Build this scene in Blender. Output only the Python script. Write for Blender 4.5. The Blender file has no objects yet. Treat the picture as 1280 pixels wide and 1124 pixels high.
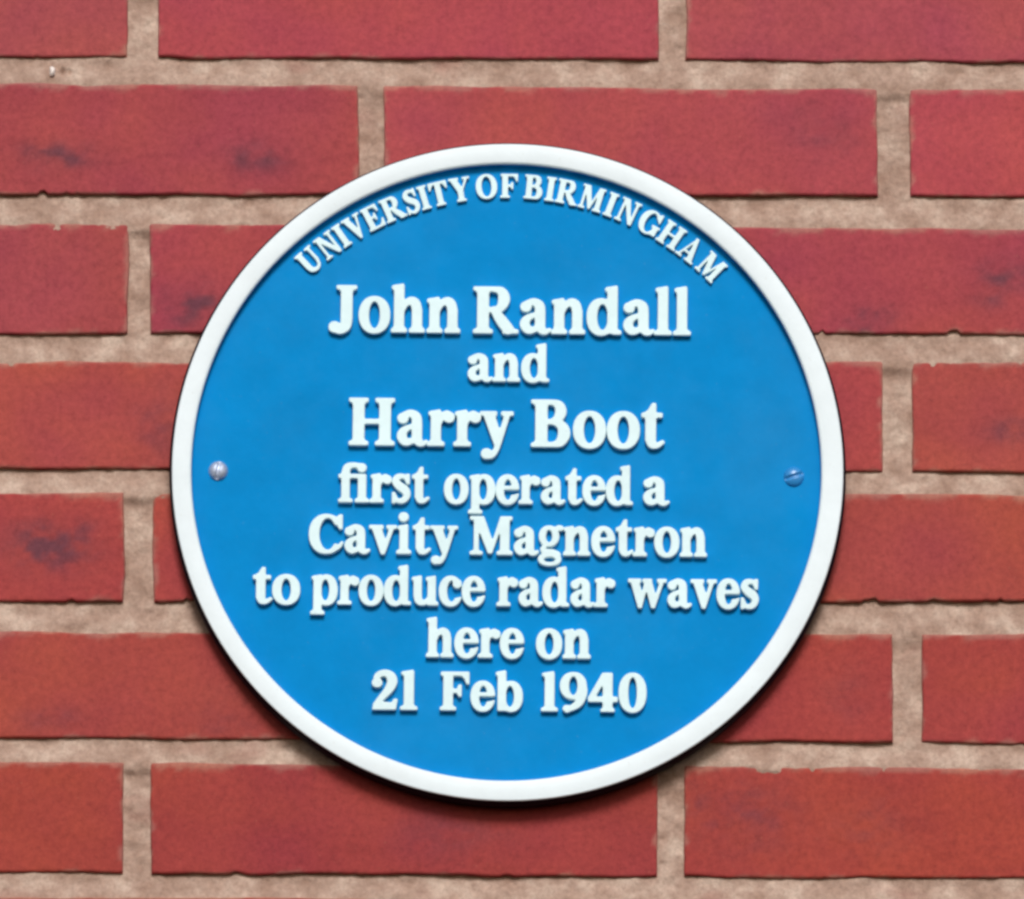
import bpy, math, random
import numpy as np
from mathutils import Vector, Matrix

random.seed(7)
rng = np.random.default_rng(7)
sc = bpy.context.scene
col = sc.collection

# ------------------------------------------------------------------ camera
S = 0.00035                     # metres per photo pixel on the wall
PITCH = math.radians(12.0)      # the photographer stands below and looks up
DIST = 5.0
cam_d = bpy.data.cameras.new('camera')
cam = bpy.data.objects.new('camera', cam_d)
col.objects.link(cam)
cam.location = (0.0, -DIST * math.cos(PITCH), -DIST * math.sin(PITCH))
cam.rotation_euler = (math.radians(90) + PITCH, 0, 0)
cam_d.sensor_width = 36.0
cam_d.lens = 36.0 * DIST / (1280 * S)
cam_d.clip_start = 0.05
cam_d.clip_end = 400
sc.camera = cam

# ------------------------------------------------------------------ light
SUN_EL, SUN_AZ = math.radians(32), math.radians(2)   # azimuth from straight ahead of the wall
world = bpy.data.worlds.new('World')
sc.world = world
world.use_nodes = True
wn = world.node_tree
bg = wn.nodes['Background']
sky = wn.nodes.new('ShaderNodeTexSky')
sky.sky_type = 'NISHITA'
sky.sun_disc = False
sky.sun_elevation = SUN_EL
sky.sun_rotation = math.radians(180) - SUN_AZ
sky.air_density = 1.0
sky.dust_density = 3.0
sky.ozone_density = 0.6
wn.links.new(sky.outputs[0], bg.inputs[0])
bg.inputs[1].default_value = 0.06
sd = bpy.data.lights.new('sun', 'SUN')
sd.energy = 2.0
sd.angle = math.radians(17)
sd.color = (1.0, 0.99, 0.98)
sun = bpy.data.objects.new('sun', sd)
col.objects.link(sun)
to_sun = Vector((math.sin(SUN_AZ) * math.cos(SUN_EL), -math.cos(SUN_AZ) * math.cos(SUN_EL), math.sin(SUN_EL)))
sun.rotation_euler = to_sun.to_track_quat('Z', 'Y').to_euler()
sun.location = to_sun * 8

sc.view_settings.view_transform = 'Standard'
sc.view_settings.look = 'None'
sc.view_settings.exposure = 0.32
sc.view_settings.gamma = 1.0
sc.view_settings.use_curve_mapping = False
sc.render.engine = 'CYCLES'
sc.cycles.pixel_filter_type = 'BLACKMAN_HARRIS'
sc.cycles.filter_width = 3.0

# ------------------------------------------------------------------ helpers
CAM_ROT = cam.rotation_euler.to_matrix()
CAM_LOC = Vector(cam.location)


def at(px, py, y=0.0):
    """point on the plane Y = y that the photo shows at pixel (px, py)"""
    v = Vector(((px - 640) * S / DIST, -(py - 562) * S / DIST, -1.0))
    d = CAM_ROT @ v
    t = (y - CAM_LOC.y) / d.y
    p = CAM_LOC + d * t
    return p.x, p.z


def tag(o, label=None, cat=None, group=None, kind=None):
    if label: o['label'] = label
    if cat: o['category'] = cat
    if group: o['group'] = group
    if kind: o['kind'] = kind
    return o


def mesh_np(name, V, F4, mat, parent=None, smooth=True):
    me = bpy.data.meshes.new(name)
    V = np.asarray(V, dtype=np.float32)
    F4 = np.asarray(F4, dtype=np.int32)
    me.vertices.add(len(V))
    me.vertices.foreach_set('co', V.ravel())
    k = F4.shape[1]
    me.loops.add(F4.size)
    me.loops.foreach_set('vertex_index', F4.ravel())
    me.polygons.add(len(F4))
    me.polygons.foreach_set('loop_start', np.arange(0, F4.size, k, dtype=np.int32))
    me.polygons.foreach_set('loop_total', np.full(len(F4), k, dtype=np.int32))
    me.polygons.foreach_set('use_smooth', np.full(len(F4), smooth, dtype=bool))
    me.update(calc_edges=True)
    me.validate()
    me.materials.append(mat)
    o = bpy.data.objects.new(name, me)
    col.objects.link(o)
    if parent: o.parent = parent
    return o


def smoothstep(a, b, x):
    t = np.clip((x - a) / (b - a), 0, 1)
    return t * t * (3 - 2 * t)


_perm = rng.random((256, 256))


def vnoise(x, y):
    xi = np.floor(x).astype(int); yi = np.floor(y).astype(int)
    xf = x - xi; yf = y - yi
    xf = xf * xf * (3 - 2 * xf); yf = yf * yf * (3 - 2 * yf)
    a = _perm[xi & 255, yi & 255]; b = _perm[(xi + 1) & 255, yi & 255]
    c = _perm[xi & 255, (yi + 1) & 255]; d = _perm[(xi + 1) & 255, (yi + 1) & 255]
    return (a * (1 - xf) + b * xf) * (1 - yf) + (c * (1 - xf) + d * xf) * yf - 0.5


def fbm(x, y, oct=4):
    r = 0; a = 1.0
    for i in range(oct):
        r = r + a * vnoise(x + 17.3 * i, y + 9.1 * i)
        x = x * 2.03; y = y * 2.03; a *= 0.5
    return r


# ------------------------------------------------------------------ materials
def new_mat(name):
    m = bpy.data.materials.new(name)
    m.use_nodes = True
    nt = m.node_tree
    return m, nt, nt.nodes['Principled BSDF']


def node(nt, kind, **kw):
    n = nt.nodes.new(kind)
    for k, v in kw.items():
        if hasattr(n, k): setattr(n, k, v)
        else: n.inputs[k].default_value = v
    return n


def noise(nt, co, scale, detail=4, rough=0.55):
    n = node(nt, 'ShaderNodeTexNoise')
    n.inputs['Scale'].default_value = scale
    n.inputs['Detail'].default_value = detail
    n.inputs['Roughness'].default_value = rough
    nt.links.new(co, n.inputs['Vector'])
    return n.outputs[0]


def ramp(nt, src, stops):
    r = node(nt, 'ShaderNodeValToRGB')
    e = r.color_ramp.elements
    while len(e) < len(stops): e.new(0.5)
    for i, (p, c) in enumerate(stops):
        e[i].position = p
        e[i].color = (*c, 1) if len(c) == 3 else c
    nt.links.new(src, r.inputs[0])
    return r.outputs[0]


def mixc(nt, f, a, b, mode='MIX'):
    m = node(nt, 'ShaderNodeMix', data_type='RGBA', blend_type=mode)
    for s, v in ((m.inputs[0], f), (m.inputs[6], a), (m.inputs[7], b)):
        if isinstance(v, (int, float)): s.default_value = v
        elif isinstance(v, tuple): s.default_value = (*v, 1)
        else: nt.links.new(v, s)
    return m.outputs[2]


def bump(nt, h, strength, dist, prev=None):
    b = node(nt, 'ShaderNodeBump')
    b.inputs['Strength'].default_value = strength
    b.inputs['Distance'].default_value = dist
    nt.links.new(h, b.inputs['Height'])
    if prev is not None: nt.links.new(prev, b.inputs['Normal'])
    return b.outputs[0]


def mat_brick():
    m, nt, p = new_mat('red_brick')
    co = node(nt, 'ShaderNodeTexCoord').outputs['Object']
    at_ = node(nt, 'ShaderNodeAttribute', attribute_name='tint')
    c = at_.outputs['Color']
    # patches of firing colour, fine sand, drag grain
    n1 = ramp(nt, noise(nt, co, 26, 3), [(0.3, (0.92, 0.87, 0.95)), (0.7, (1.08, 1.13, 1.0))])
    c = mixc(nt, 1.0, c, n1, 'MULTIPLY')
    n2 = ramp(nt, noise(nt, co, 330, 6, 0.8), [(0.32, (0.72, 0.70, 0.72)), (0.5, (1, 1, 1)), (0.68, (1.24, 1.26, 1.22))])
    c = mixc(nt, 0.8, c, n2, 'MULTIPLY')
    n3 = ramp(nt, noise(nt, co, 900, 2, 0.5), [(0.68, (0, 0, 0)), (0.78, (1, 1, 1))])
    f3 = node(nt, 'ShaderNodeMath', operation='MULTIPLY'); f3.inputs[1].default_value = 0.35
    nt.links.new(n3, f3.inputs[0])
    c = mixc(nt, f3.outputs[0], c, (0.42, 0.16, 0.11))
    n4 = ramp(nt, noise(nt, co, 700, 2, 0.5), [(0.27, (1, 1, 1)), (0.36, (0, 0, 0))])
    f4 = node(nt, 'ShaderNodeMath', operation='MULTIPLY'); f4.inputs[1].default_value = 0.2
    nt.links.new(n4, f4.inputs[0])
    c = mixc(nt, f4.outputs[0], c, (0.10, 0.025, 0.03))
    nt.links.new(c, p.inputs['Base Color'])
    p.inputs['Roughness'].default_value = 0.85
    p.inputs['Specular IOR Level'].default_value = 0.25
    b = bump(nt, noise(nt, co, 520, 6, 0.7), 0.35, 0.0008)
    b = bump(nt, noise(nt, co, 90, 4, 0.6), 0.25, 0.0015, b)
    nt.links.new(b, p.inputs['Normal'])
    return m


def mat_mortar():
    m, nt, p = new_mat('sandy_mortar')
    co = node(nt, 'ShaderNodeTexCoord').outputs['Object']
    c = ramp(nt, noise(nt, co, 70, 4, 0.6), [(0.30, (0.33, 0.215, 0.165)), (0.5, (0.44, 0.31, 0.25)), (0.72, (0.60, 0.47, 0.39))])
    g = ramp(nt, noise(nt, co, 480, 6, 0.8), [(0.3, (0.68, 0.65, 0.63)), (0.52, (1, 1, 1)), (0.72, (1.22, 1.21, 1.18))])
    c = mixc(nt, 0.9, c, g, 'MULTIPLY')
    at_ = node(nt, 'ShaderNodeAttribute', attribute_name='stain')
    c = mixc(nt, at_.outputs['Fac'], c, (0.30, 0.10, 0.085))
    nt.links.new(c, p.inputs['Base Color'])
    p.inputs['Roughness'].default_value = 0.95
    p.inputs['Specular IOR Level'].default_value = 0.15
    b = bump(nt, noise(nt, co, 650, 5, 0.75), 0.5, 0.0009)
    b = bump(nt, noise(nt, co, 150, 4, 0.6), 0.4, 0.0022, b)
    nt.links.new(b, p.inputs['Normal'])
    return m


def mat_paint(name, colour, rough=0.4, var=0.06, spec=0.4, bs=0.12, wear=0.0, wearcol=(0.3, 0.3, 0.3)):
    m, nt, p = new_mat(name)
    co = node(nt, 'ShaderNodeTexCoord').outputs['Object']
    lo = tuple(1 - var for _ in range(3)); hi = tuple(1 + var for _ in range(3))
    n = ramp(nt, noise(nt, co, 45, 5, 0.65), [(0.3, lo), (0.7, hi)])
    c = mixc(nt, 1.0, colour, n, 'MULTIPLY')
    if wear:
        sp = ramp(nt, noise(nt, co, 620, 2, 0.5), [(0.70, (0, 0, 0)), (0.76, (1, 1, 1))])
        fs = node(nt, 'ShaderNodeMath', operation='MULTIPLY'); fs.inputs[1].default_value = wear
        nt.links.new(sp, fs.inputs[0])
        c = mixc(nt, fs.outputs[0], c, wearcol)
        ds = ramp(nt, noise(nt, co, 14, 6, 0.7), [(0.45, (0, 0, 0)), (0.8, (1, 1, 1))])
        fd = node(nt, 'ShaderNodeMath', operation='MULTIPLY'); fd.inputs[1].default_value = wear * .4
        nt.links.new(ds, fd.inputs[0])
        c = mixc(nt, fd.outputs[0], c, wearcol)
    nt.links.new(c, p.inputs['Base Color'])
    r = node(nt, 'ShaderNodeMapRange')
    nt.links.new(noise(nt, co, 120, 4), r.inputs[0])
    r.inputs[3].default_value = rough - 0.08
    r.inputs[4].default_value = rough + 0.10
    nt.links.new(r.outputs[0], p.inputs['Roughness'])
    p.inputs['Specular IOR Level'].default_value = spec
    b = bump(nt, noise(nt, co, 330, 3, 0.6), bs, 0.0006)
    b = bump(nt, noise(nt, co, 60, 2, 0.5), bs, 0.0012, b)
    nt.links.new(b, p.inputs['Normal'])
    return m


M_BRICK, M_MORTAR = mat_brick(), mat_mortar()
M_BLUE = mat_paint('blue_enamel', (0.0, 0.232, 0.59), 0.5, 0.07, 0.03, 0.16, 0.3, (0.10, 0.33, 0.60))
M_WHITE = mat_paint('white_enamel', (0.755, 0.855, 0.91), 0.40, 0.04, 0.2, 0.16, 0.3, (0.55, 0.56, 0.54))
M_LETTER = mat_paint('white_lettering', (0.69, 0.89, 0.94), 0.40, 0.05, 0.2, 0.2, 0.3, (0.42, 0.56, 0.66))
M_EDGE = mat_paint('dark_edge_paint', (0.005, 0.006, 0.016), 0.6, 0.1, 0.08)
M_STEEL, _nt, _p = new_mat('grey_screw_metal')
_p.inputs['Base Color'].default_value = (0.46, 0.53, 0.68, 1)
_p.inputs['Metallic'].default_value = 0.55
_p.inputs['Roughness'].default_value = 0.48
_co = node(_nt, 'ShaderNodeTexCoord').outputs['Object']
_nt.links.new(bump(_nt, noise(_nt, _co, 700, 3), 0.2, 0.0004), _p.inputs['Normal'])
M_BLUECAP = mat_paint('blue_screw_paint', (0.03, 0.24, 0.58), 0.28, 0.06, 0.6)
M_STONE = mat_paint('pale_stone', (0.85, 0.78, 0.74), 0.6, 0.05, 0.3)

# ------------------------------------------------------------------ the wall
# bed joints: (y of brick underside at x=0, at x=1280, y of next brick top at x=0, at x=1280) in photo pixels
BEDS = [(70, 77, 104, 112), (243, 245, 279, 286), (417, 417, 452, 452), (585, 591, 615, 619),
        (751, 752, 790, 792), (922, 928, 953, 960), (1090, 1098, 1121, 1130)]
PERP = {0: [(159, 197), (823, 857)], 1: [(447, 479), (1097, 1137)], 2: [(160, 188), (815, 850)],
        3: [(448, 482), (1104, 1141)], 4: [(155, 192), (820, 856)], 5: [(455, 488), (1117, 1152)],
        6: [(154, 189), (823, 855)], 7: [(460, 494), (1124, 1158)]}
ROW_LO, ROW_HI = -9, 16
NR = len(BEDS)


def bed(i):
    if 0 <= i < NR: return BEDS[i]
    if i < 0:
        d = -i * 170; b = BEDS[0]
    else:
        d = -(i - NR + 1) * 170; b = BEDS[-1]
    j = [((i * 37 + k * 13) % 7) - 3 for k in range(2)]
    return (b[0] - d + j[0], b[1] - d + j[1], b[2] - d + j[0], b[3] - d + j[1])


def perps(r):
    p = PERP.get(r)
    if p is None:
        b = 172 if r % 2 == 0 else 462
        p = [(b - 18, b + 18), (b + 640, b + 678)]
    L = [tuple(q) for q in p]
    while L[0][0] > -1500: L.insert(0, (L[0][0] - 660, L[0][1] - 660))
    while L[-1][0] < 2800: L.append((L[-1][0] + 660, L[-1][1] + 660))
    return L


STAINS = [  # (px, py, rx, ry, amount): burnt patches on brick faces
    (75, 196, 38, 15, .75), (318, 198, 36, 17, .60), (45, 190, 25, 12, .4), (243, 382, 30, 26, .85),
    (1086, 402, 26, 20, .75), (1255, 345, 36, 20, .6), (1230, 372, 22, 16, .45), (1262, 538, 26, 14, .55),
    (62, 682, 50, 28, .95), (98, 664, 16, 10, .6), (1032, 172, 40, 26, .3), (60, 900, 34, 14, .4),
    (930, 1020, 60, 40, .35), (880, 1005, 36, 26, .35), (1085, 1030, 50, 34, .22), (1060, 870, 30, 40, .2),
    (560, 1040, 70, 30, .25), (285, 900, 34, 40, .22), (200, 530, 24, 40, .35), (1010, 140, 60, 20, .15)]
STAIN_M = []
for (sx, sy, rx, ry, am) in STAINS:
    x, z = at(sx, sy)
    STAIN_M.append((x, z, rx * S * 1.15, ry * S * 1.15, min(1, am * 1.25)))


def axis(L, fine, r):
    """sample positions along one side of a brick, dense at the two arrises"""
    e = np.array([0, .12, .28, .5, .8, 1.2]) * r
    n = max(2, int((L - 2.4 * r) / fine))
    mid = np.linspace(1.2 * r, L - 1.2 * r, n + 1)[1:-1]
    return np.concatenate([e, mid, (L - e)[::-1]])


wall_root = bpy.data.objects.new('brick_wall', None)
col.objects.link(wall_root)
tag(wall_root, 'red brick wall with sandy mortar joints behind the round blue plaque', 'wall')

BV, BF, BC = [], [], []
nv = 0
for r in range(ROW_LO, ROW_HI):
    up, lo = bed(r - 1), bed(r)
    P_ = perps(r)
    for k in range(len(P_) - 1):
        xa, xb = P_[k][1], P_[k + 1][0]
        inframe = xb > -20 and xa < 1300 and lo[0] > -20 and up[2] < 1150
        fx = lambda t, a, b: a + (b - a) * t / 1280.0
        # four corners on the wall plane
        tl = at(xa, fx(xa, up[2], up[3])); tr = at(xb, fx(xb, up[2], up[3]))
        bl = at(xa, fx(xa, lo[0], lo[1])); br = at(xb, fx(xb, lo[0], lo[1]))
        L = tr[0] - tl[0]; H = tl[1] - bl[1]
        rad = 0.0013
        fine = 0.0016 if inframe else 0.012
        U = axis(L, fine, rad); W = axis(H, fine, rad)
        uu, ww = np.meshgrid(U, W)
        s = uu / L; t = ww / H
        # bilinear corner placement (t = 0 at the bottom)
        X = (bl[0] * (1 - s) + br[0] * s) * (1 - t) + (tl[0] * (1 - s) + tr[0] * s) * t
        Z = (bl[1] * (1 - s) + br[1] * s) * (1 - t) + (tl[1] * (1 - s) + tr[1] * s) * t
        sx, sz = r * 13.7 + k * 5.1, k * 7.9 + r * 3.3
        # uneven arrises: wobble of the four edges fading to the middle
        fb = np.clip(1 - ww / 0.012, 0, 1); ft = np.clip(1 - (H - ww) / 0.012, 0, 1)
        fl = np.clip(1 - uu / 0.012, 0, 1); fr = np.clip(1 - (L - uu) / 0.012, 0, 1)
        wob = lambda q, o, a: a * fbm(q * 38 + o + sx, q * 0 + o + sz, 5)
        chip = np.maximum(0, fbm(X * 150 + sx, X * 0 + sz + 31, 3) - 0.38) * 0.009
        Z = Z + fb * (wob(X, 1.7, .0010) + chip) + ft * wob(X, 8.2, .0011)
        X = X + fl * wob(Z, 4.4, .0012) + fr * wob(Z, 12.9, .0013)
        d = np.minimum(np.minimum(uu, L - uu), np.minimum(ww, H - ww))
        # rounded arris: corners rounded in both directions
        dx_ = np.minimum(np.minimum(uu, L - uu), rad); dw_ = np.minimum(np.minimum(ww, H - ww), rad)
        q = np.sqrt((1 - dx_ / rad) ** 2 + (1 - dw_ / rad) ** 2)
        Y = rad * 0.95 * (1 - np.sqrt(np.clip(1 - np.minimum(q, 1) ** 2, 0, 1)))
        tilt = rng.normal(0, .0016, 2); off = rng.normal(0, .0004)
        Y = Y + off + (s - .5) * L * tilt[0] * 0.8 + (t - .5) * H * tilt[1] * 3
        Y = Y + 0.0010 * fbm(X * 22 + sx, Z * 30 + sz, 3)
        pit = np.maximum(0, fbm(X * 240 + sx, Z * 240 + sz, 3) - 0.50) * 0.0016
        Y = Y + 0.00022 * fbm(X * 420, Z * 420, 2) + pit
        # colour of this brick
        row_f = np.clip((r) / 6.0, 0, 1)
        base = np.array([.365, .064, .079]) * (1 - row_f) + np.array([.335, .051, .042]) * row_f
        base = base * (1 + rng.normal(0, .04)) * (1 + rng.normal(0, [.01, .05, .045]))
        C = np.ones(X.shape + (4,))
        C[..., :3] = base
        # purple / orange drifts over the face
        dr = np.clip(fbm(X * 16 + sx, Z * 20 + sz, 3) * 1.3, -.6, .6)[..., None]
        C[..., :3] *= (1 + dr * np.array([.08, .18, -.16]))
        wsp = .30 + 1.0 * smoothstep(-.45, .45, fbm(X * 150, Z * 210, 5))
        st = np.zeros(X.shape)
        for (a, b, rx, rz, am) in STAIN_M:
            gx = (X + .004 * fbm(X * 60, Z * 60, 2) - a) / rx; gz = (Z - b) / rz
            g = np.exp(-(gx * gx + gz * gz) * 1.1) * am
            st = np.maximum(st, g * wsp)
        if not inframe and rng.random() < .5:
            a, b = X.min() + L * rng.random(), Z.min() + H * rng.random()
            st = np.maximum(st, .6 * np.exp(-(((X - a) / .015) ** 2 + ((Z - b) / .008) ** 2)))
        st = np.clip(st, 0, .95)[..., None]
        C[..., :3] = C[..., :3] * (1 - st) + np.array([.135, .042, .062]) * st
        # mortar smear on the arrises, more along the top edge
        ed = np.minimum(np.minimum(uu, L - uu) + .0007, np.minimum(ww + .0012, (H - ww) * .75))
        sm = smoothstep(.0021, .0002, ed + .0030 * fbm(X * 130, Z * 190, 4)) * .42
        sm = sm[..., None]
        C[..., :3] = C[..., :3] * (1 - sm) + np.array([.40, .24, .19]) * sm
        ny, nx = X.shape
        V = np.stack([X, Y, Z], -1).reshape(-1, 3)
        idx = np.arange(nx * ny).reshape(ny, nx)
        quads = np.stack([idx[:-1, :-1], idx[:-1, 1:], idx[1:, 1:], idx[1:, :-1]], -1).reshape(-1, 4)
        ring = np.concatenate([idx[0, :], idx[1:, -1], idx[-1, -2::-1], idx[-2:0:-1, 0]])
        back = V[ring].copy(); back[:, 1] = 0.09
        nb = nx * ny + np.arange(len(ring))
        sides = np.stack([np.roll(ring, -1), ring, nb, np.roll(nb, -1)], -1)
        BV += [V, back]
        BC += [C.reshape(-1, 4), C.reshape(-1, 4)[ring]]
        BF += [quads + nv, sides + nv]
        nv += len(V) + len(back)
bo = mesh_np('bricks', np.concatenate(BV), np.concatenate(BF), M_BRICK, wall_root)
ca = bo.data.color_attributes.new('tint', 'FLOAT_COLOR', 'POINT')
ca.data.foreach_set('color', np.concatenate(BC).astype(np.float32).ravel())

# mortar: one sheet, tooled slightly hollow, dense where the photo looks, closed to a slab behind
xl, zt = at(-30, -30); xr, zb = at(1310, 1155)
xo0, zo1 = at(-1480, bed(ROW_LO - 1)[2] + 4); xo1, zo0 = at(2780, bed(ROW_HI - 1)[0] - 4)
ax_x = np.concatenate([np.linspace(xo0, xl, 40)[:-1], np.arange(xl, xr, .0011), np.linspace(xr, xo1, 40)])
ax_z = np.concatenate([np.linspace(zo0, zb, 40)[:-1], np.arange(zb, zt, .0008), np.linspace(zt, zo1, 40)])
X, Z = np.meshgrid(ax_x, ax_z)
Y = np.full(X.shape, .0027)
Y += .0010 * fbm(X * 45, Z * 70, 3) + .0009 * fbm(X * 260, Z * 260, 4)
SM = np.clip(fbm(X * 35 + 50, Z * 45, 3) * 1.2 - .42, 0, .28)
for i in range(NR):
    b = BEDS[i]
    c0 = at(0, (b[0] + b[2]) / 2 + 3)[1]; c1 = at(1280, (b[1] + b[3]) / 2 + 3)[1]
    x0_, x1_ = at(0, 0)[0], at(1280, 0)[0]
    cz = c0 + (c1 - c0) * (X - x0_) / (x1_ - x0_)
    half = (b[2] - b[0]) / 2 * S
    dd = (Z - cz) / half
    Y -= .0017 * smoothstep(.8, -.9, dd) * smoothstep(-1.9, -1.2, dd)     # struck joint: hollow under the upper brick, full at the lower
# a little pit beside the pale stone
pxz = at(78, 88.5)
Y += .0045 * np.exp(-(((X - pxz[0]) / .0009) ** 2 + ((Z - pxz[1]) / .0016) ** 2))
pxz = at(87, 90)
Y += .0022 * np.exp(-(((X - pxz[0]) / .0007) ** 2 + ((Z - pxz[1]) / .0012) ** 2))
ny, nx = X.shape
V = np.stack([X, Y, Z], -1).reshape(-1, 3)
idx = np.arange(nx * ny).reshape(ny, nx)
quads = np.stack([idx[:-1, :-1], idx[:-1, 1:], idx[1:, 1:], idx[1:, :-1]], -1).reshape(-1, 4)
ring = np.concatenate([idx[0, :], idx[1:, -1], idx[-1, -2::-1], idx[-2:0:-1, 0]])
back = V[ring].copy(); back[:, 1] = .11
nb = nx * ny + np.arange(len(ring))
sides = np.stack([np.roll(ring, -1), ring, nb, np.roll(nb, -1)], -1)
mo = mesh_np('mortar', np.concatenate([V, back]), np.concatenate([quads, sides]), M_MORTAR, wall_root)
fa = mo.data.attributes.new('stain', 'FLOAT', 'POINT')
fa.data.foreach_set('value', np.concatenate([SM.ravel(), np.zeros(len(ring))]).astype(np.float32))

# pale stone chip lodged in the mortar
import bmesh


def lump(name, loc, r, mat, parent, seed=3):
    bm = bmesh.new()
    bmesh.ops.create_icosphere(bm, subdivisions=3, radius=1)
    rr = random.Random(seed)
    for v in bm.verts:
        n = v.co.normalized()
        f = 1 + .13 * math.sin(n.x * 3.1 + 1) * math.cos(n.z * 4.3) + rr.uniform(-.03, .03)
        v.co = Vector((n.x * r[0], n.y * r[1], n.z * r[2])) * f
    me = bpy.data.meshes.new(name)
    bm.to_mesh(me); bm.free()
    me.shade_smooth()
    me.materials.append(mat)
    o = bpy.data.objects.new(name, me)
    col.objects.link(o)
    o.location = loc
    o.parent = parent
    return o


sx, sz = at(65.5, 89.5)
st_ = lump('stone_chip', (sx, .0006, sz), (.0013, .0022, .0025), M_STONE, wall_root)
st_['label'] = 'tiny pale stone lodged in the mortar joint'

# ------------------------------------------------------------------ the plaque
TH = 0.0155            # plaque stands this far off the wall (front of rim)
FACE_Y = -0.0082       # blue face
RIM_Y = -0.0136
ROT = math.radians(-0.58)      # the plaque hangs a touch clockwise
pc = at(634.5, 588.0, RIM_Y)
plaque = bpy.data.objects.new('commemorative_plaque', None)
col.objects.link(plaque)
plaque.location = (pc[0], 0, pc[1])
plaque.rotation_euler = (0, -ROT, 0)
tag(plaque, 'round blue commemorative plaque with white rim and raised white lettering screwed to the brick wall', 'plaque')
SX = S * (DIST + RIM_Y * math.cos(PITCH)) / DIST
COSP = math.cos(PITCH)
CY = 588.0


def loc(px, py):
    """photo pixel (already turned upright about the plaque centre) -> local x, z"""
    return (px - 634.5) * SX, -(py - CY) * SX / COSP


def lathe(name, prof, mat, parent, seg=256, closed=False, cx=0.0, ox=0.0):
    """revolve (radius, y) points about the local Y axis; ox slides the points whose flag is set"""
    n = len(prof)
    V, F = [], []
    for i in range(seg):
        a = 2 * math.pi * i / seg
        for p in prof:
            sh = p[2] if len(p) > 2 else 0.0
            V.append((p[0] * math.cos(a) + sh, p[1], p[0] * math.sin(a)))
    for i in range(seg):
        j = (i + 1) % seg
        for k in range(n if closed else n - 1):
            l = (k + 1) % n
            F.append((i * n + k, i * n + l, j * n + l, j * n + k))
    return mesh_np(name, V, F, mat, parent)


R_OUT = 419.5 * SX
R_IN = 393.5 * SX
SH = -1.6 * SX


def arcpts(cx, cy, r, a0, a1, n, sh=0.0):
    return [(cx + r * math.cos(math.radians(a0 + (a1 - a0) * i / n)), cy + r * math.sin(math.radians(a0 + (a1 - a0) * i / n)), sh) for i in range(n + 1)]


# white rim: a raised band with softened edges (y negative is towards the viewer)
b = 0.0014
prof = [(R_OUT - .0012, RIM_Y + .0012, 0)]
bo_ = .0007
prof += arcpts(R_OUT - bo_, RIM_Y + bo_, bo_, 0, -90, 6)
prof += [((R_OUT + R_IN) / 2, RIM_Y - .0003, SH / 2)]
prof += arcpts(R_IN + b, RIM_Y + b, b, -90, -180, 6, SH)
prof += [(R_IN + .0002, RIM_Y + b + .0006, SH), (R_IN + .0012, FACE_Y + .0008, SH)]
lathe('rim', prof, M_WHITE, plaque, closed=True)
# dark painted edge and back, its flared lip added to imitate a shaded outline
prof = [(0.0001, -.0005), (R_OUT - .006, -.0005), (R_OUT + .0002, -.0012), (R_OUT + .0012, -.0030), (R_OUT + .0012, RIM_Y + .0040),
        (R_OUT + .0003, RIM_Y + .0024), (R_OUT - .0004, RIM_Y + .0012), (R_OUT - .002, RIM_Y + .0016), (R_OUT - .004, FACE_Y + .0004), (R_IN, FACE_Y + .0012), (0.0001, FACE_Y + .0014)]
lathe('backing_edge', prof, M_EDGE, plaque)
# blue face with a fillet that climbs the inside of the rim
prof = [(R_IN - .0001 + .0006, RIM_Y + b + .0009, SH), (R_IN + .00035, FACE_Y - .0006, SH), (R_IN - .0001, FACE_Y - .0002, SH), (R_IN - .0008, FACE_Y, SH)]
prof += [(R_IN * f, FACE_Y - .00006 * math.sin(f * 9), SH) for f in (.98, .9, .75, .6, .45, .3, .15, .02)] + [(0.00005, FACE_Y, SH)]
lathe('blue_face', prof, M_BLUE, plaque)


# screws
def screw(px, py, r, mat, dome, slot_ang, label):
    x, z = loc(px, py)
    bm = bmesh.new()
    nr, ns = 14, 40
    prev = None
    ca_, sa_ = math.cos(slot_ang), math.sin(slot_ang)
    rows = []
    for i in range(nr + 1):
        f = i / nr
        row = []
        for j in range(ns):
            a = 2 * math.pi * j / ns
            u, w = r * f * math.cos(a), r * f * math.sin(a)
            y = -dome * math.sqrt(max(0, 1 - f ** 2.6)) - .0003 * (1 - f)
            s = abs(-u * sa_ + w * ca_)
            y += .0011 * (1 - smoothstep(r * .10, r * .20, np.array(s)).item()) * (1 if f < .9 else 0)
            row.append(bm.verts.new((u, y, w)))
        rows.append(row)
    base = [bm.verts.new((r * 1.02 * math.cos(2 * math.pi * j / ns), .0008, r * 1.02 * math.sin(2 * math.pi * j / ns))) for j in range(ns)]
    rows.append(base)
    for a_, b_ in zip(rows[:-1], rows[1:]):
        for j in range(ns):
            bm.faces.new((a_[j], b_[j], b_[(j + 1) % ns], a_[(j + 1) % ns]))
    bmesh.ops.remove_doubles(bm, verts=rows[0], dist=1e-6)
    me = bpy.data.meshes.new('screw')
    bm.to_mesh(me); bm.free()
    me.shade_smooth()
    me.materials.append(mat)
    o = bpy.data.objects.new('screw', me)
    col.objects.link(o)
    o.parent = plaque
    o.location = (x, FACE_Y, z)
    o['label'] = label
    return o


screw(272.5, 589.3, 12.3 * S, M_STEEL, .0026, math.radians(80), 'bare grey metal screw head beside the left rim')
screw(992.5, 589.5, 12.8 * S, M_BLUECAP, .0020, math.radians(18), 'blue painted slotted screw head beside the right rim')

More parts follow.
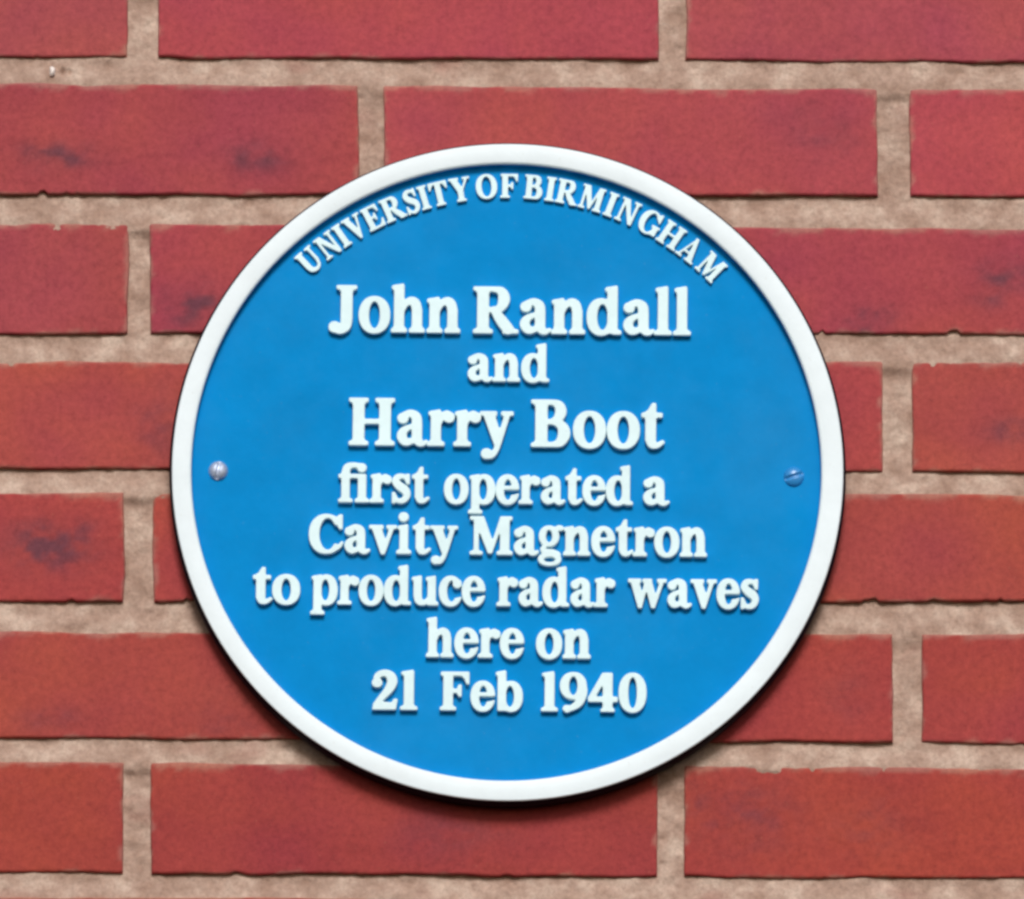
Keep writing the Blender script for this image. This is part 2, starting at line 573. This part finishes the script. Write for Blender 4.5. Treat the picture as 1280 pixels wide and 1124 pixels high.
# ------------------------------------------------------------------ lettering: glyphs drawn as unions of strokes, cap height 100
def R(x0, y0, x1, y1): return ('p', np.array([(x0, y0), (x1, y0), (x1, y1), (x0, y1)], float))
def P(*pts): return ('p', np.array(pts, float))
def E(cx, cy, rx, ry, n=2.15):
    t = np.linspace(0, 2 * math.pi, 64, endpoint=False)
    c, s = np.cos(t), np.sin(t)
    return ('p', np.stack([cx + rx * np.sign(c) * np.abs(c) ** (2 / n), cy + ry * np.sign(s) * np.abs(s) ** (2 / n)], -1))
def T(*pts):                       # stroke through (x, y, width)
    p = np.array(pts, float)
    q = np.vstack([2 * p[0] - p[1], p, 2 * p[-1] - p[-2]])
    out = []
    for i in range(1, len(q) - 2):
        for t in np.linspace(0, 1, 7)[:-1]:
            a, b_, c, d = q[i - 1], q[i], q[i + 1], q[i + 2]
            out.append(.5 * (2 * b_ + (c - a) * t + (2 * a - 5 * b_ + 4 * c - d) * t ** 2 + (3 * b_ - a - 3 * c + d) * t ** 3))
    out.append(p[-1])
    return ('t', np.array(out))
def N(prim): return ('-', prim)
def st(x, y0, y1, w=20): return R(x - w / 2, y0, x + w / 2, y1)
def sv(x, y, hw, up=1, w=20, h=8):  # bracketed serif
    return P((x - hw, y), (x + hw, y), (x + hw, y + up * (h - 1)), (x + w / 2 + 2.5, y + up * (h + 1)), (x + w / 2, y + up * (h + 5)),
             (x - w / 2, y + up * (h + 5)), (x - w / 2 - 2.5, y + up * (h + 1)), (x - hw, y + up * (h - 1)))
def flag(x, y, l=15): return P((x - l, y - 9), (x - l, y - 3), (x + 9, y + 2), (x + 9, y - 18), (x - 4, y - 13))

ARCH = lambda x: [T((x + 6, 46, 8), (x + 14, 62, 11), (x + 25, 68, 16), (x + 34, 63, 19), (x + 38, 48, 20)), st(x + 38, 0, 50), sv(x + 38, 0, 16)]
CTOP = P((80, 101), (87, 101), (87, 64), (80, 64), (74, 76), (64, 86))
G = {
 'l': (40, [st(19, 0, 102), sv(19, 0, 18), flag(19, 103)]),
 'i': (40, [st(19, 0, 74), sv(19, 0, 18), flag(19, 75), E(18, 97, 12, 11.5)]),
 'h': (75, [st(18, 0, 102), sv(18, 0, 16), flag(18, 103)] + ARCH(18)),
 'n': (75, [st(18, 0, 74), sv(18, 0, 16), flag(18, 75)] + ARCH(18)),
 'r': (56, [st(18, 0, 74), sv(18, 0, 18), flag(18, 75), T((24, 46, 8), (31, 61, 11), (40, 68, 13), (46, 65, 13)), E(46, 61, 11, 11)]),
 'u': (75, [st(18, 24, 74), flag(18, 75), T((18, 28, 20), (21, 12, 18), (32, 6, 13), (44, 11, 10), (52, 24, 8)), st(56, 0, 74), flag(56, 75), P((56, 0), (73, 0), (73, 7), (64, 10), (56, 14))]),
 'o': (68, [E(34, 37, 32.5, 40), N(E(34, 37, 12.5, 30, 2.0))]),
 'e': (64, [E(32.5, 37, 31, 40), N(E(33.5, 37, 12, 29, 2.0)), N(P((34, 22), (50, 22), (80, 32), (80, 39), (34, 39))), R(12, 38, 62, 46)]),
 'c': (62, [E(32.5, 37, 31, 40), N(E(35, 37, 13.5, 29, 2.0)), N(P((38, 20), (48, 18), (80, 26), (80, 52), (38, 52))), E(50, 57, 11, 11)]),
 'a': (68, [st(46, 10, 48), T((46, 46, 20), (44, 61, 19), (32, 69, 13), (19, 66, 10)), E(16, 58, 11, 10.5),
            T((46, 43, 7), (30, 39, 9), (17, 30, 15), (14, 19, 19), (21, 8, 16), (34, 9, 11), (46, 20, 8)), T((46, 14, 20), (51, 6, 14), (58, 4, 10), (66, 8, 7))]),
 'd': (74, [E(31, 37, 29.5, 40), N(E(34, 37, 12, 29, 2.0)), N(R(56, -10, 90, 80)), st(55, 2, 102), flag(55, 103), P((55, 0), (73, 0), (73, 7), (64, 10), (55, 14))]),
 'b': (73, [E(42, 37, 29.5, 40), N(E(39, 37, 12, 29, 2.0)), N(R(-10, -10, 17, 80)), st(18, 0, 102), flag(18, 103)]),
 'p': (73, [E(42, 37, 29.5, 40), N(E(39, 37, 12, 29, 2.0)), N(R(-10, -10, 17, 80)), st(18, -26, 74), sv(18, -27, 18), flag(18, 75)]),
 'g': (66, [E(29, 50, 26, 27), N(E(29, 50, 9.5, 18, 2)), T((44, 66, 9), (53, 72, 11), (61, 71, 12)), T((19, 25, 8), (12, 16, 10), (18, 9, 12), (38, 7, 14), (52, 1, 15)),
            E(31, -11, 30, 17), N(E(31, -12, 17, 8, 2))]),
 's': (54, [T((46, 62, 7), (34, 70, 10), (18, 68, 14), (12, 56, 16), (23, 44, 20), (38, 33, 20), (43, 20, 16), (35, 7, 14), (20, 4, 10), (8, 13, 7)), P((42, 76), (49, 76), (49, 50), (43, 50), (36, 64)), P((4, -2), (10, -2), (17, 12), (10, 27), (4, 27))]),
 't': (48, [st(21, 14, 74), R(3, 65, 44, 74), P((4, 72), (16, 80), (24, 95), (31, 95), (31, 72)), T((21, 18, 20), (24, 7, 15), (34, 5, 10), (45, 12, 7))]),
 'v': (70, [P((6, 70), (29, 70), (44, 24), (38, -2), (31, -2)), P((32, -2), (39, -2), (63, 70), (53, 70)), R(0, 66, 35, 74), R(45, 66, 70, 74)]),
 'w': (104, [P((6, 70), (28, 70), (39, 24), (34, -2), (28, -2)), P((29, -2), (36, -2), (55, 70), (46, 70)), P((42, 74), (62, 74), (76, 24), (71, -2), (64, -2)), P((65, -2), (72, -2), (97, 70), (88, 70)), R(0, 66, 34, 74), R(40, 66, 64, 74), R(80, 66, 104, 74)]),
 'y': (70, [P((6, 70), (29, 70), (44, 24), (40, 0), (32, 0)), T((58, 69, 10), (45, 25, 10), (34, -8, 10), (24, -20, 11), (15, -19, 11)), E(14, -16, 11, 10.5), R(0, 66, 35, 74), R(45, 66, 70, 74)]),
 'fi': (86, [st(21, 0, 80), sv(21, 0, 18), R(3, 65, 74, 74), T((21, 78, 20), (25, 93, 17), (38, 99, 12), (54, 98, 11), (64, 95, 14)), E(64, 92, 11.5, 11), st(65, 0, 74), sv(65, 0, 18)]),
 'J': (62, [st(37, 24, 100, 23), sv(37, 100, 21, -1, 23), T((37, 28, 23), (35, 12, 20), (24, 2, 13), (12, 4, 11)), E(12, 10, 12, 11.5)]),
 'R': (95, [st(21, 0, 100, 23), sv(21, 0, 20, 1, 23), sv(21, 100, 20, -1, 23), T((20, 95, 9), (45, 95, 10), (60, 90, 17), (65, 74, 23), (59, 57, 17), (45, 51, 10), (20, 51, 9)),
            T((43, 51, 12), (58, 30, 21), (74, 9, 22)), P((62, 0), (95, 0), (95, 7), (86, 9), (74, 16))]),
 'B': (84, [st(21, 0, 100, 23), sv(21, 0, 20, 1, 23), sv(21, 100, 20, -1, 23), T((20, 95, 9), (42, 95, 10), (56, 89, 17), (60, 75, 21), (54, 61, 16), (40, 54, 9), (20, 54, 8)),
            T((20, 52, 8), (46, 52, 9), (62, 45, 18), (67, 28, 23), (60, 11, 18), (45, 5, 10), (20, 5, 9))]),
 'H': (100, [st(22, 0, 100, 23), st(78, 0, 100, 23), R(22, 46, 78, 55)] + [sv(x, y, 20, u, 23) for x in (22, 78) for y, u in ((0, 1), (100, -1))]),
 'C': (90, [E(46, 50, 44, 52), N(E(50, 50, 23, 43, 2.0)), N(P((58, 30), (66, 24), (120, 12), (120, 75), (58, 75))), CTOP, T((64, 9, 9), (78, 15, 8), (87, 27, 6))]),
 'G': (98, [E(46, 50, 44, 52), N(E(50, 50, 23, 43, 2.0)), N(P((60, 30), (60, 24), (120, 12), (120, 75), (60, 75))), CTOP, st(80, 4, 46, 22), sv(80, 46, 18, -1, 22)]),
 'M': (116, [st(19, 0, 100, 11), st(95, 0, 100, 23), P((12, 100), (38, 100), (64, 30), (57, 3), (52, 3)), P((53, 3), (60, 3), (94, 100), (84, 100)), sv(19, 0, 16, 1, 11), sv(95, 0, 20, 1, 23), R(3, 92, 32, 100), R(86, 92, 114, 100)]),
 'F': (80, [st(22, 0, 100, 23), sv(22, 0, 20, 1, 23), R(4, 91, 74, 100), P((68, 100), (76, 100), (76, 69), (70, 69), (66, 82), (56, 92)), R(22, 46, 54, 55), P((50, 36), (56, 36), (56, 66), (50, 66), (44, 51))]),
 'E': (84, [st(22, 0, 100, 23), R(4, 0, 74, 9), R(4, 91, 72, 100), P((66, 100), (74, 100), (74, 69), (68, 69), (64, 82), (54, 92)), R(22, 46, 54, 55), P((50, 36), (56, 36), (56, 66), (50, 66), (44, 51)), P((70, 0), (77, 0), (80, 32), (73, 32), (67, 18), (56, 8))]),
 'I': (44, [st(22, 0, 100, 23), sv(22, 0, 20, 1, 23), sv(22, 100, 20, -1, 23)]),
 'N': (96, [st(19, 0, 100, 11), st(79, 0, 100, 11), P((12, 100), (38, 100), (84, 2), (84, -1), (70, -1)), sv(19, 0, 16, 1, 11), sv(79, 100, 16, -1, 11), R(3, 92, 32, 100)]),
 'U': (92, [st(22, 30, 100, 23), sv(22, 100, 20, -1, 23), st(73, 30, 100, 11), sv(73, 100, 16, -1, 11), T((22, 34, 23), (26, 14, 20), (45, 4, 14), (64, 12, 11), (73, 34, 11))]),
 'V': (90, [P((8, 96), (34, 96), (56, 28), (49, -2), (41, -2)), P((43, -2), (50, -2), (80, 96), (70, 96)), R(0, 92, 42, 100), R(60, 92, 90, 100)]),
 'S': (66, [T((55, 84, 8), (42, 94, 11), (23, 92, 16), (14, 76, 20), (26, 58, 23), (46, 44, 23), (53, 26, 19), (43, 8, 16), (26, 4, 11), (9, 18, 8)), P((52, 102), (59, 102), (59, 68), (53, 68), (46, 86)), P((5, -2), (11, -2), (19, 14), (11, 33), (5, 33))]),
 'T': (84, [st(42, 0, 100, 23), sv(42, 0, 20, 1, 23), R(4, 91, 80, 100), P((2, 100), (10, 100), (24, 92), (14, 82), (9, 69), (3, 69)), P((82, 100), (74, 100), (60, 92), (70, 82), (75, 69), (81, 69))]),
 'Y': (90, [st(45, 0, 48, 23), sv(45, 0, 20, 1, 23), P((6, 96), (33, 96), (57, 50), (56, 40), (34, 40)), P((46, 42), (56, 46), (82, 96), (72, 96)), R(0, 92, 42, 100), R(60, 92, 90, 100)]),
 'O': (96, [E(48, 50, 45, 52), N(E(48, 50, 22, 43, 2.0))]),
 'A': (96, [P((13, 4), (21, 4), (51, 100), (44, 100)), P((39, 102), (53, 102), (88, 4), (62, 4)), R(24, 29, 66, 37), R(2, 0, 34, 8), R(52, 0, 96, 8)]),
 '2': (66, [T((14, 70, 10), (17, 88, 13), (32, 96, 15), (47, 89, 19), (51, 72, 21), (43, 52, 18), (27, 31, 13), (13, 12, 10)), E(16, 70, 11, 11), P((6, 0), (59, 0), (63, 27), (56, 27), (51, 17), (28, 19), (10, 12))]),
 '1': (48, [st(24, 0, 100, 21), sv(24, 0, 19, 1, 21), flag(24, 102, 17)]),
 '9': (68, [E(33, 67, 31, 35), N(E(33, 67, 11.5, 26, 2)), T((54, 72, 19), (55, 48, 21), (45, 20, 17), (18, 2, 10)), E(18, 7, 9, 8)]),
 '4': (74, [st(48, 0, 101, 21), P((36, 101), (50, 101), (16, 36), (2, 36)), R(2, 26, 71, 38), sv(48, 0, 16, 1, 21, 6)]),
 '0': (68, [E(34, 50, 32.5, 52), N(E(34, 50, 11.5, 42, 2.2))]),
}


def sd_poly(p, X, Y):
    d2 = np.full(X.shape, 1e9); inside = np.zeros(X.shape, bool)
    n = len(p)
    for i in range(n):
        a, b_ = p[i], p[(i + 1) % n]
        ex, ey = b_ - a
        wx, wy = X - a[0], Y - a[1]
        L2 = ex * ex + ey * ey
        if L2 < 1e-9: continue
        t = np.clip((wx * ex + wy * ey) / L2, 0, 1)
        d2 = np.minimum(d2, (wx - ex * t) ** 2 + (wy - ey * t) ** 2)
        if a[1] != b_[1]:
            c = (a[1] > Y) != (b_[1] > Y)
            inside ^= c & (X < (b_[0] - a[0]) * (Y - a[1]) / (b_[1] - a[1]) + a[0])
    d = np.sqrt(d2)
    return np.where(inside, -d, d)


def sd_stroke(p, X, Y):
    r = np.full(X.shape, 1e9)
    for a, b_ in zip(p[:-1], p[1:]):
        ex, ey = b_[:2] - a[:2]
        L2 = max(ex * ex + ey * ey, 1e-9)
        t = np.clip(((X - a[0]) * ex + (Y - a[1]) * ey) / L2, 0, 1)
        r = np.minimum(r, np.hypot(X - a[0] - ex * t, Y - a[1] - ey * t) - (a[2] + (b_[2] - a[2]) * t) / 2)
    return r


STEP = 1.25


def glyph_contours(prims, adv, fat=0.0):
    xs = np.arange(-14, adv + 16, STEP); ys = np.arange(-40, 118, STEP)
    X, Y = np.meshgrid(xs, ys)
    D = np.full(X.shape, 1e9)
    ev = lambda q: sd_poly(q[1], X, Y) if q[0] == 'p' else sd_stroke(q[1], X, Y)
    for q in prims:
        if q[0] == '-': D = np.maximum(D, -ev(q[1]))
        else: D = np.minimum(D, ev(q))
    D = np.clip(D, -12, 12)
    for _ in range(2):        # soften corners like a sand casting
        D = (np.roll(D, 1, 0) + 2 * D + np.roll(D, -1, 0)) / 4
        D = (np.roll(D, 1, 1) + 2 * D + np.roll(D, -1, 1)) / 4
    D = D - fat + 1e-7
    D[0, :] = D[-1, :] = 5; D[:, 0] = D[:, -1] = 5
    s = D < 0
    nxt = {}
    pos = {}

    def ep(kind, i, j):      # edge crossing; kind 0: (i,j)-(i,j+1), 1: (i,j)-(i+1,j)
        k = (kind, i, j)
        if k not in pos:
            a = D[i, j]
            if kind == 0:
                t = a / (a - D[i, j + 1]); pos[k] = (xs[j] + STEP * t, ys[i])
            else:
                t = a / (a - D[i + 1, j]); pos[k] = (xs[j], ys[i] + STEP * t)
        return k
    code = s[:-1, :-1] * 1 + s[:-1, 1:] * 2 + s[1:, 1:] * 4 + s[1:, :-1] * 8
    tab = {1: [(3, 0)], 2: [(0, 1)], 3: [(3, 1)], 4: [(1, 2)], 5: [(3, 0), (1, 2)], 6: [(0, 2)], 7: [(3, 2)], 8: [(2, 3)], 9: [(2, 0)],
           10: [(0, 1), (2, 3)], 11: [(2, 1)], 12: [(1, 3)], 13: [(1, 0)], 14: [(0, 3)]}
    for i, j in zip(*np.nonzero((code > 0) & (code < 15))):
        e = lambda q: (ep(0, i, j), ep(1, i, j + 1), ep(0, i + 1, j), ep(1, i, j))[q]
        for a, b_ in tab[int(code[i, j])]:
            nxt[e(a)] = e(b_)
    loops = []
    while nxt:
        k0 = next(iter(nxt)); k = k0; L = []
        while k in nxt:
            L.append(pos[k]); k = nxt.pop(k)
        if len(L) > 8:
            a = np.array(L)
            for _ in range(2): a = (np.roll(a, 1, 0) + 2 * a + np.roll(a, -1, 0)) / 4
            keep = [0]
            for q in range(1, len(a)):
                if np.hypot(*(a[q] - a[keep[-1]])) > 1.0: keep.append(q)
            loops.append(a[keep])
    return loops


GC = {}


def contours(ch, fat):
    k = (ch, fat)
    if k not in GC: GC[k] = glyph_contours(G[ch][1], G[ch][0], fat)
    return GC[k]


def letters_mesh(name, placed, height, bev, parent, mat):
    """placed: list of closed loops in local (x, z) metres"""
    cu = bpy.data.curves.new(name, 'CURVE')
    cu.dimensions = '2D'; cu.fill_mode = 'BOTH'
    cu.extrude = height / 2; cu.bevel_depth = bev; cu.bevel_resolution = 2; cu.offset = -bev
    for L in placed:
        sp = cu.splines.new('POLY')
        sp.points.add(len(L) - 1)
        sp.points.foreach_set('co', np.column_stack([L, np.zeros(len(L)), np.ones(len(L))]).ravel())
        sp.use_cyclic_u = True
    tmp = bpy.data.objects.new('tmp', cu)
    col.objects.link(tmp)
    dg = bpy.context.evaluated_depsgraph_get()
    me = bpy.data.meshes.new_from_object(tmp.evaluated_get(dg))
    bpy.data.objects.remove(tmp); bpy.data.curves.remove(cu)
    me.name = name
    me.transform(Matrix.Rotation(math.radians(90), 4, 'X'))     # z of the curve points at the viewer
    me.materials.clear(); me.materials.append(mat)
    o = bpy.data.objects.new(name, me)
    col.objects.link(o)
    o.parent = parent
    o.location = (0, FACE_Y - height / 2 + .0006, 0)
    return o


LSP = 0.0


def split(word):
    out = []; i = 0
    while i < len(word):
        if word[i:i + 2] == 'fi': out.append('fi'); i += 2
        else: out.append(word[i]); i += 1
    return out


def word_loops(word, x0, x1, base, cap, fat):
    chs = split(word)
    # ink extents
    L = []; pen = 0.0
    for c in chs:
        for q in contours(c, fat): L.append(q + np.array([pen, 0]))
        pen += G[c][0] + LSP
    mn = min(q[:, 0].min() for q in L); mx = max(q[:, 0].max() for q in L)
    kx = (x1 - x0) / (mx - mn); ky = cap / 100.0
    out = []
    for q in L:
        px = x0 + (q[:, 0] - mn) * kx; py = base - q[:, 1] * ky
        X_ = (px - 634.5) * SX; Z_ = -(py - CY) * SX / COSP
        out.append(np.stack([X_, Z_], -1))
    print('word', word, 'stretch %.2f' % (kx / ky))
    return out


LINES = [
    ([('John', 407, 572), ('Randall', 588, 861)], 415.5, 59, 'large raised white capital-led line nearest the top of the disc'),
    ([('and', 582, 684)], 475.8, 46.5, 'short raised white line between the two large lines'),
    ([('Harry', 434, 640), ('Boot', 662, 829)], 557.2, 59.5, 'large raised white line second of the two large ones'),
    ([('first', 422, 536), ('operated', 554, 790), ('a', 803, 836)], 628.6, 47.5, None),
    ([('Cavity', 386, 572), ('Magnetron', 587, 883)], 692.3, 48, None),
    ([('to', 317, 376), ('produce', 389, 607), ('radar', 621, 769), ('waves', 785, 948)], 756.0, 48, 'widest raised white line across the lower disc'),
    ([('here', 534, 656), ('on', 671, 739)], 820.3, 48, None),
    ([('21', 467, 524), ('Feb', 552, 655), ('1940', 678, 809)], 886.0, 48, 'raised white date line at the bottom of the disc'),
]
for words, base, cap, lab in LINES:
    L = []
    fat = 1.3 if cap > 55 else 1.7
    for w, a, b_ in words: L += word_loops(w, a + .9, b_ + 1.6, base - .5, cap - 1, fat)
    o = letters_mesh('inscription_line', L, .0034, .00045, plaque, M_LETTER)
    if lab: o['label'] = lab

# the arched line: (letter, degrees clockwise from the top)
ARC = [('U', -44.2), ('N', -39.4), ('I', -35.8), ('V', -32.6), ('E', -28.2), ('R', -24.3), ('S', -20.8), ('I', -18.0), ('T', -14.7), ('Y', -10.5),
       ('O', -4.9), ('F', -0.3), ('B', 4.7), ('I', 8.2), ('R', 11.6), ('M', 16.3), ('I', 20.6), ('N', 24.3), ('G', 29.4), ('H', 34.3), ('A', 39.1), ('M', 44.6)]
L = []
RB = 352.0; CAPA = 30.5
WK = {'M': .86, 'V': .90, 'N': .91, 'A': .92}
half = [max(abs(q[:, 0] - G[c][0] / 2).max() for q in contours(c, 1.3)) * CAPA / 100 * WK.get(c, .96) / (RB + 4) * 57.3 for c, d in ARC]
ang = [d * .975 for c, d in ARC]
for it in range(200):          # ease neighbours apart until no two letters touch
    for k in range(len(ang) - 1):
        need = half[k] + half[k + 1] + .12 - (ang[k + 1] - ang[k])
        if need > 0: ang[k] -= need / 2; ang[k + 1] += need / 2
for (ch, _d), deg in zip(ARC, ang):
    a = math.radians(deg + 0.2)
    for q in contours(ch, 1.3):
        x = (q[:, 0] - G[ch][0] / 2) * CAPA / 100 * WK.get(ch, .96); y = RB + q[:, 1] * CAPA / 100
        px = x * math.cos(a) + y * math.sin(a); pz = -x * math.sin(a) + y * math.cos(a)
        L.append(np.stack([px * SX - 1.0 * SX, pz * SX], -1))
o = letters_mesh('arched_inscription', L, .0026, .0003, plaque, M_LETTER)
o['label'] = 'small raised white capitals arched under the top of the rim'
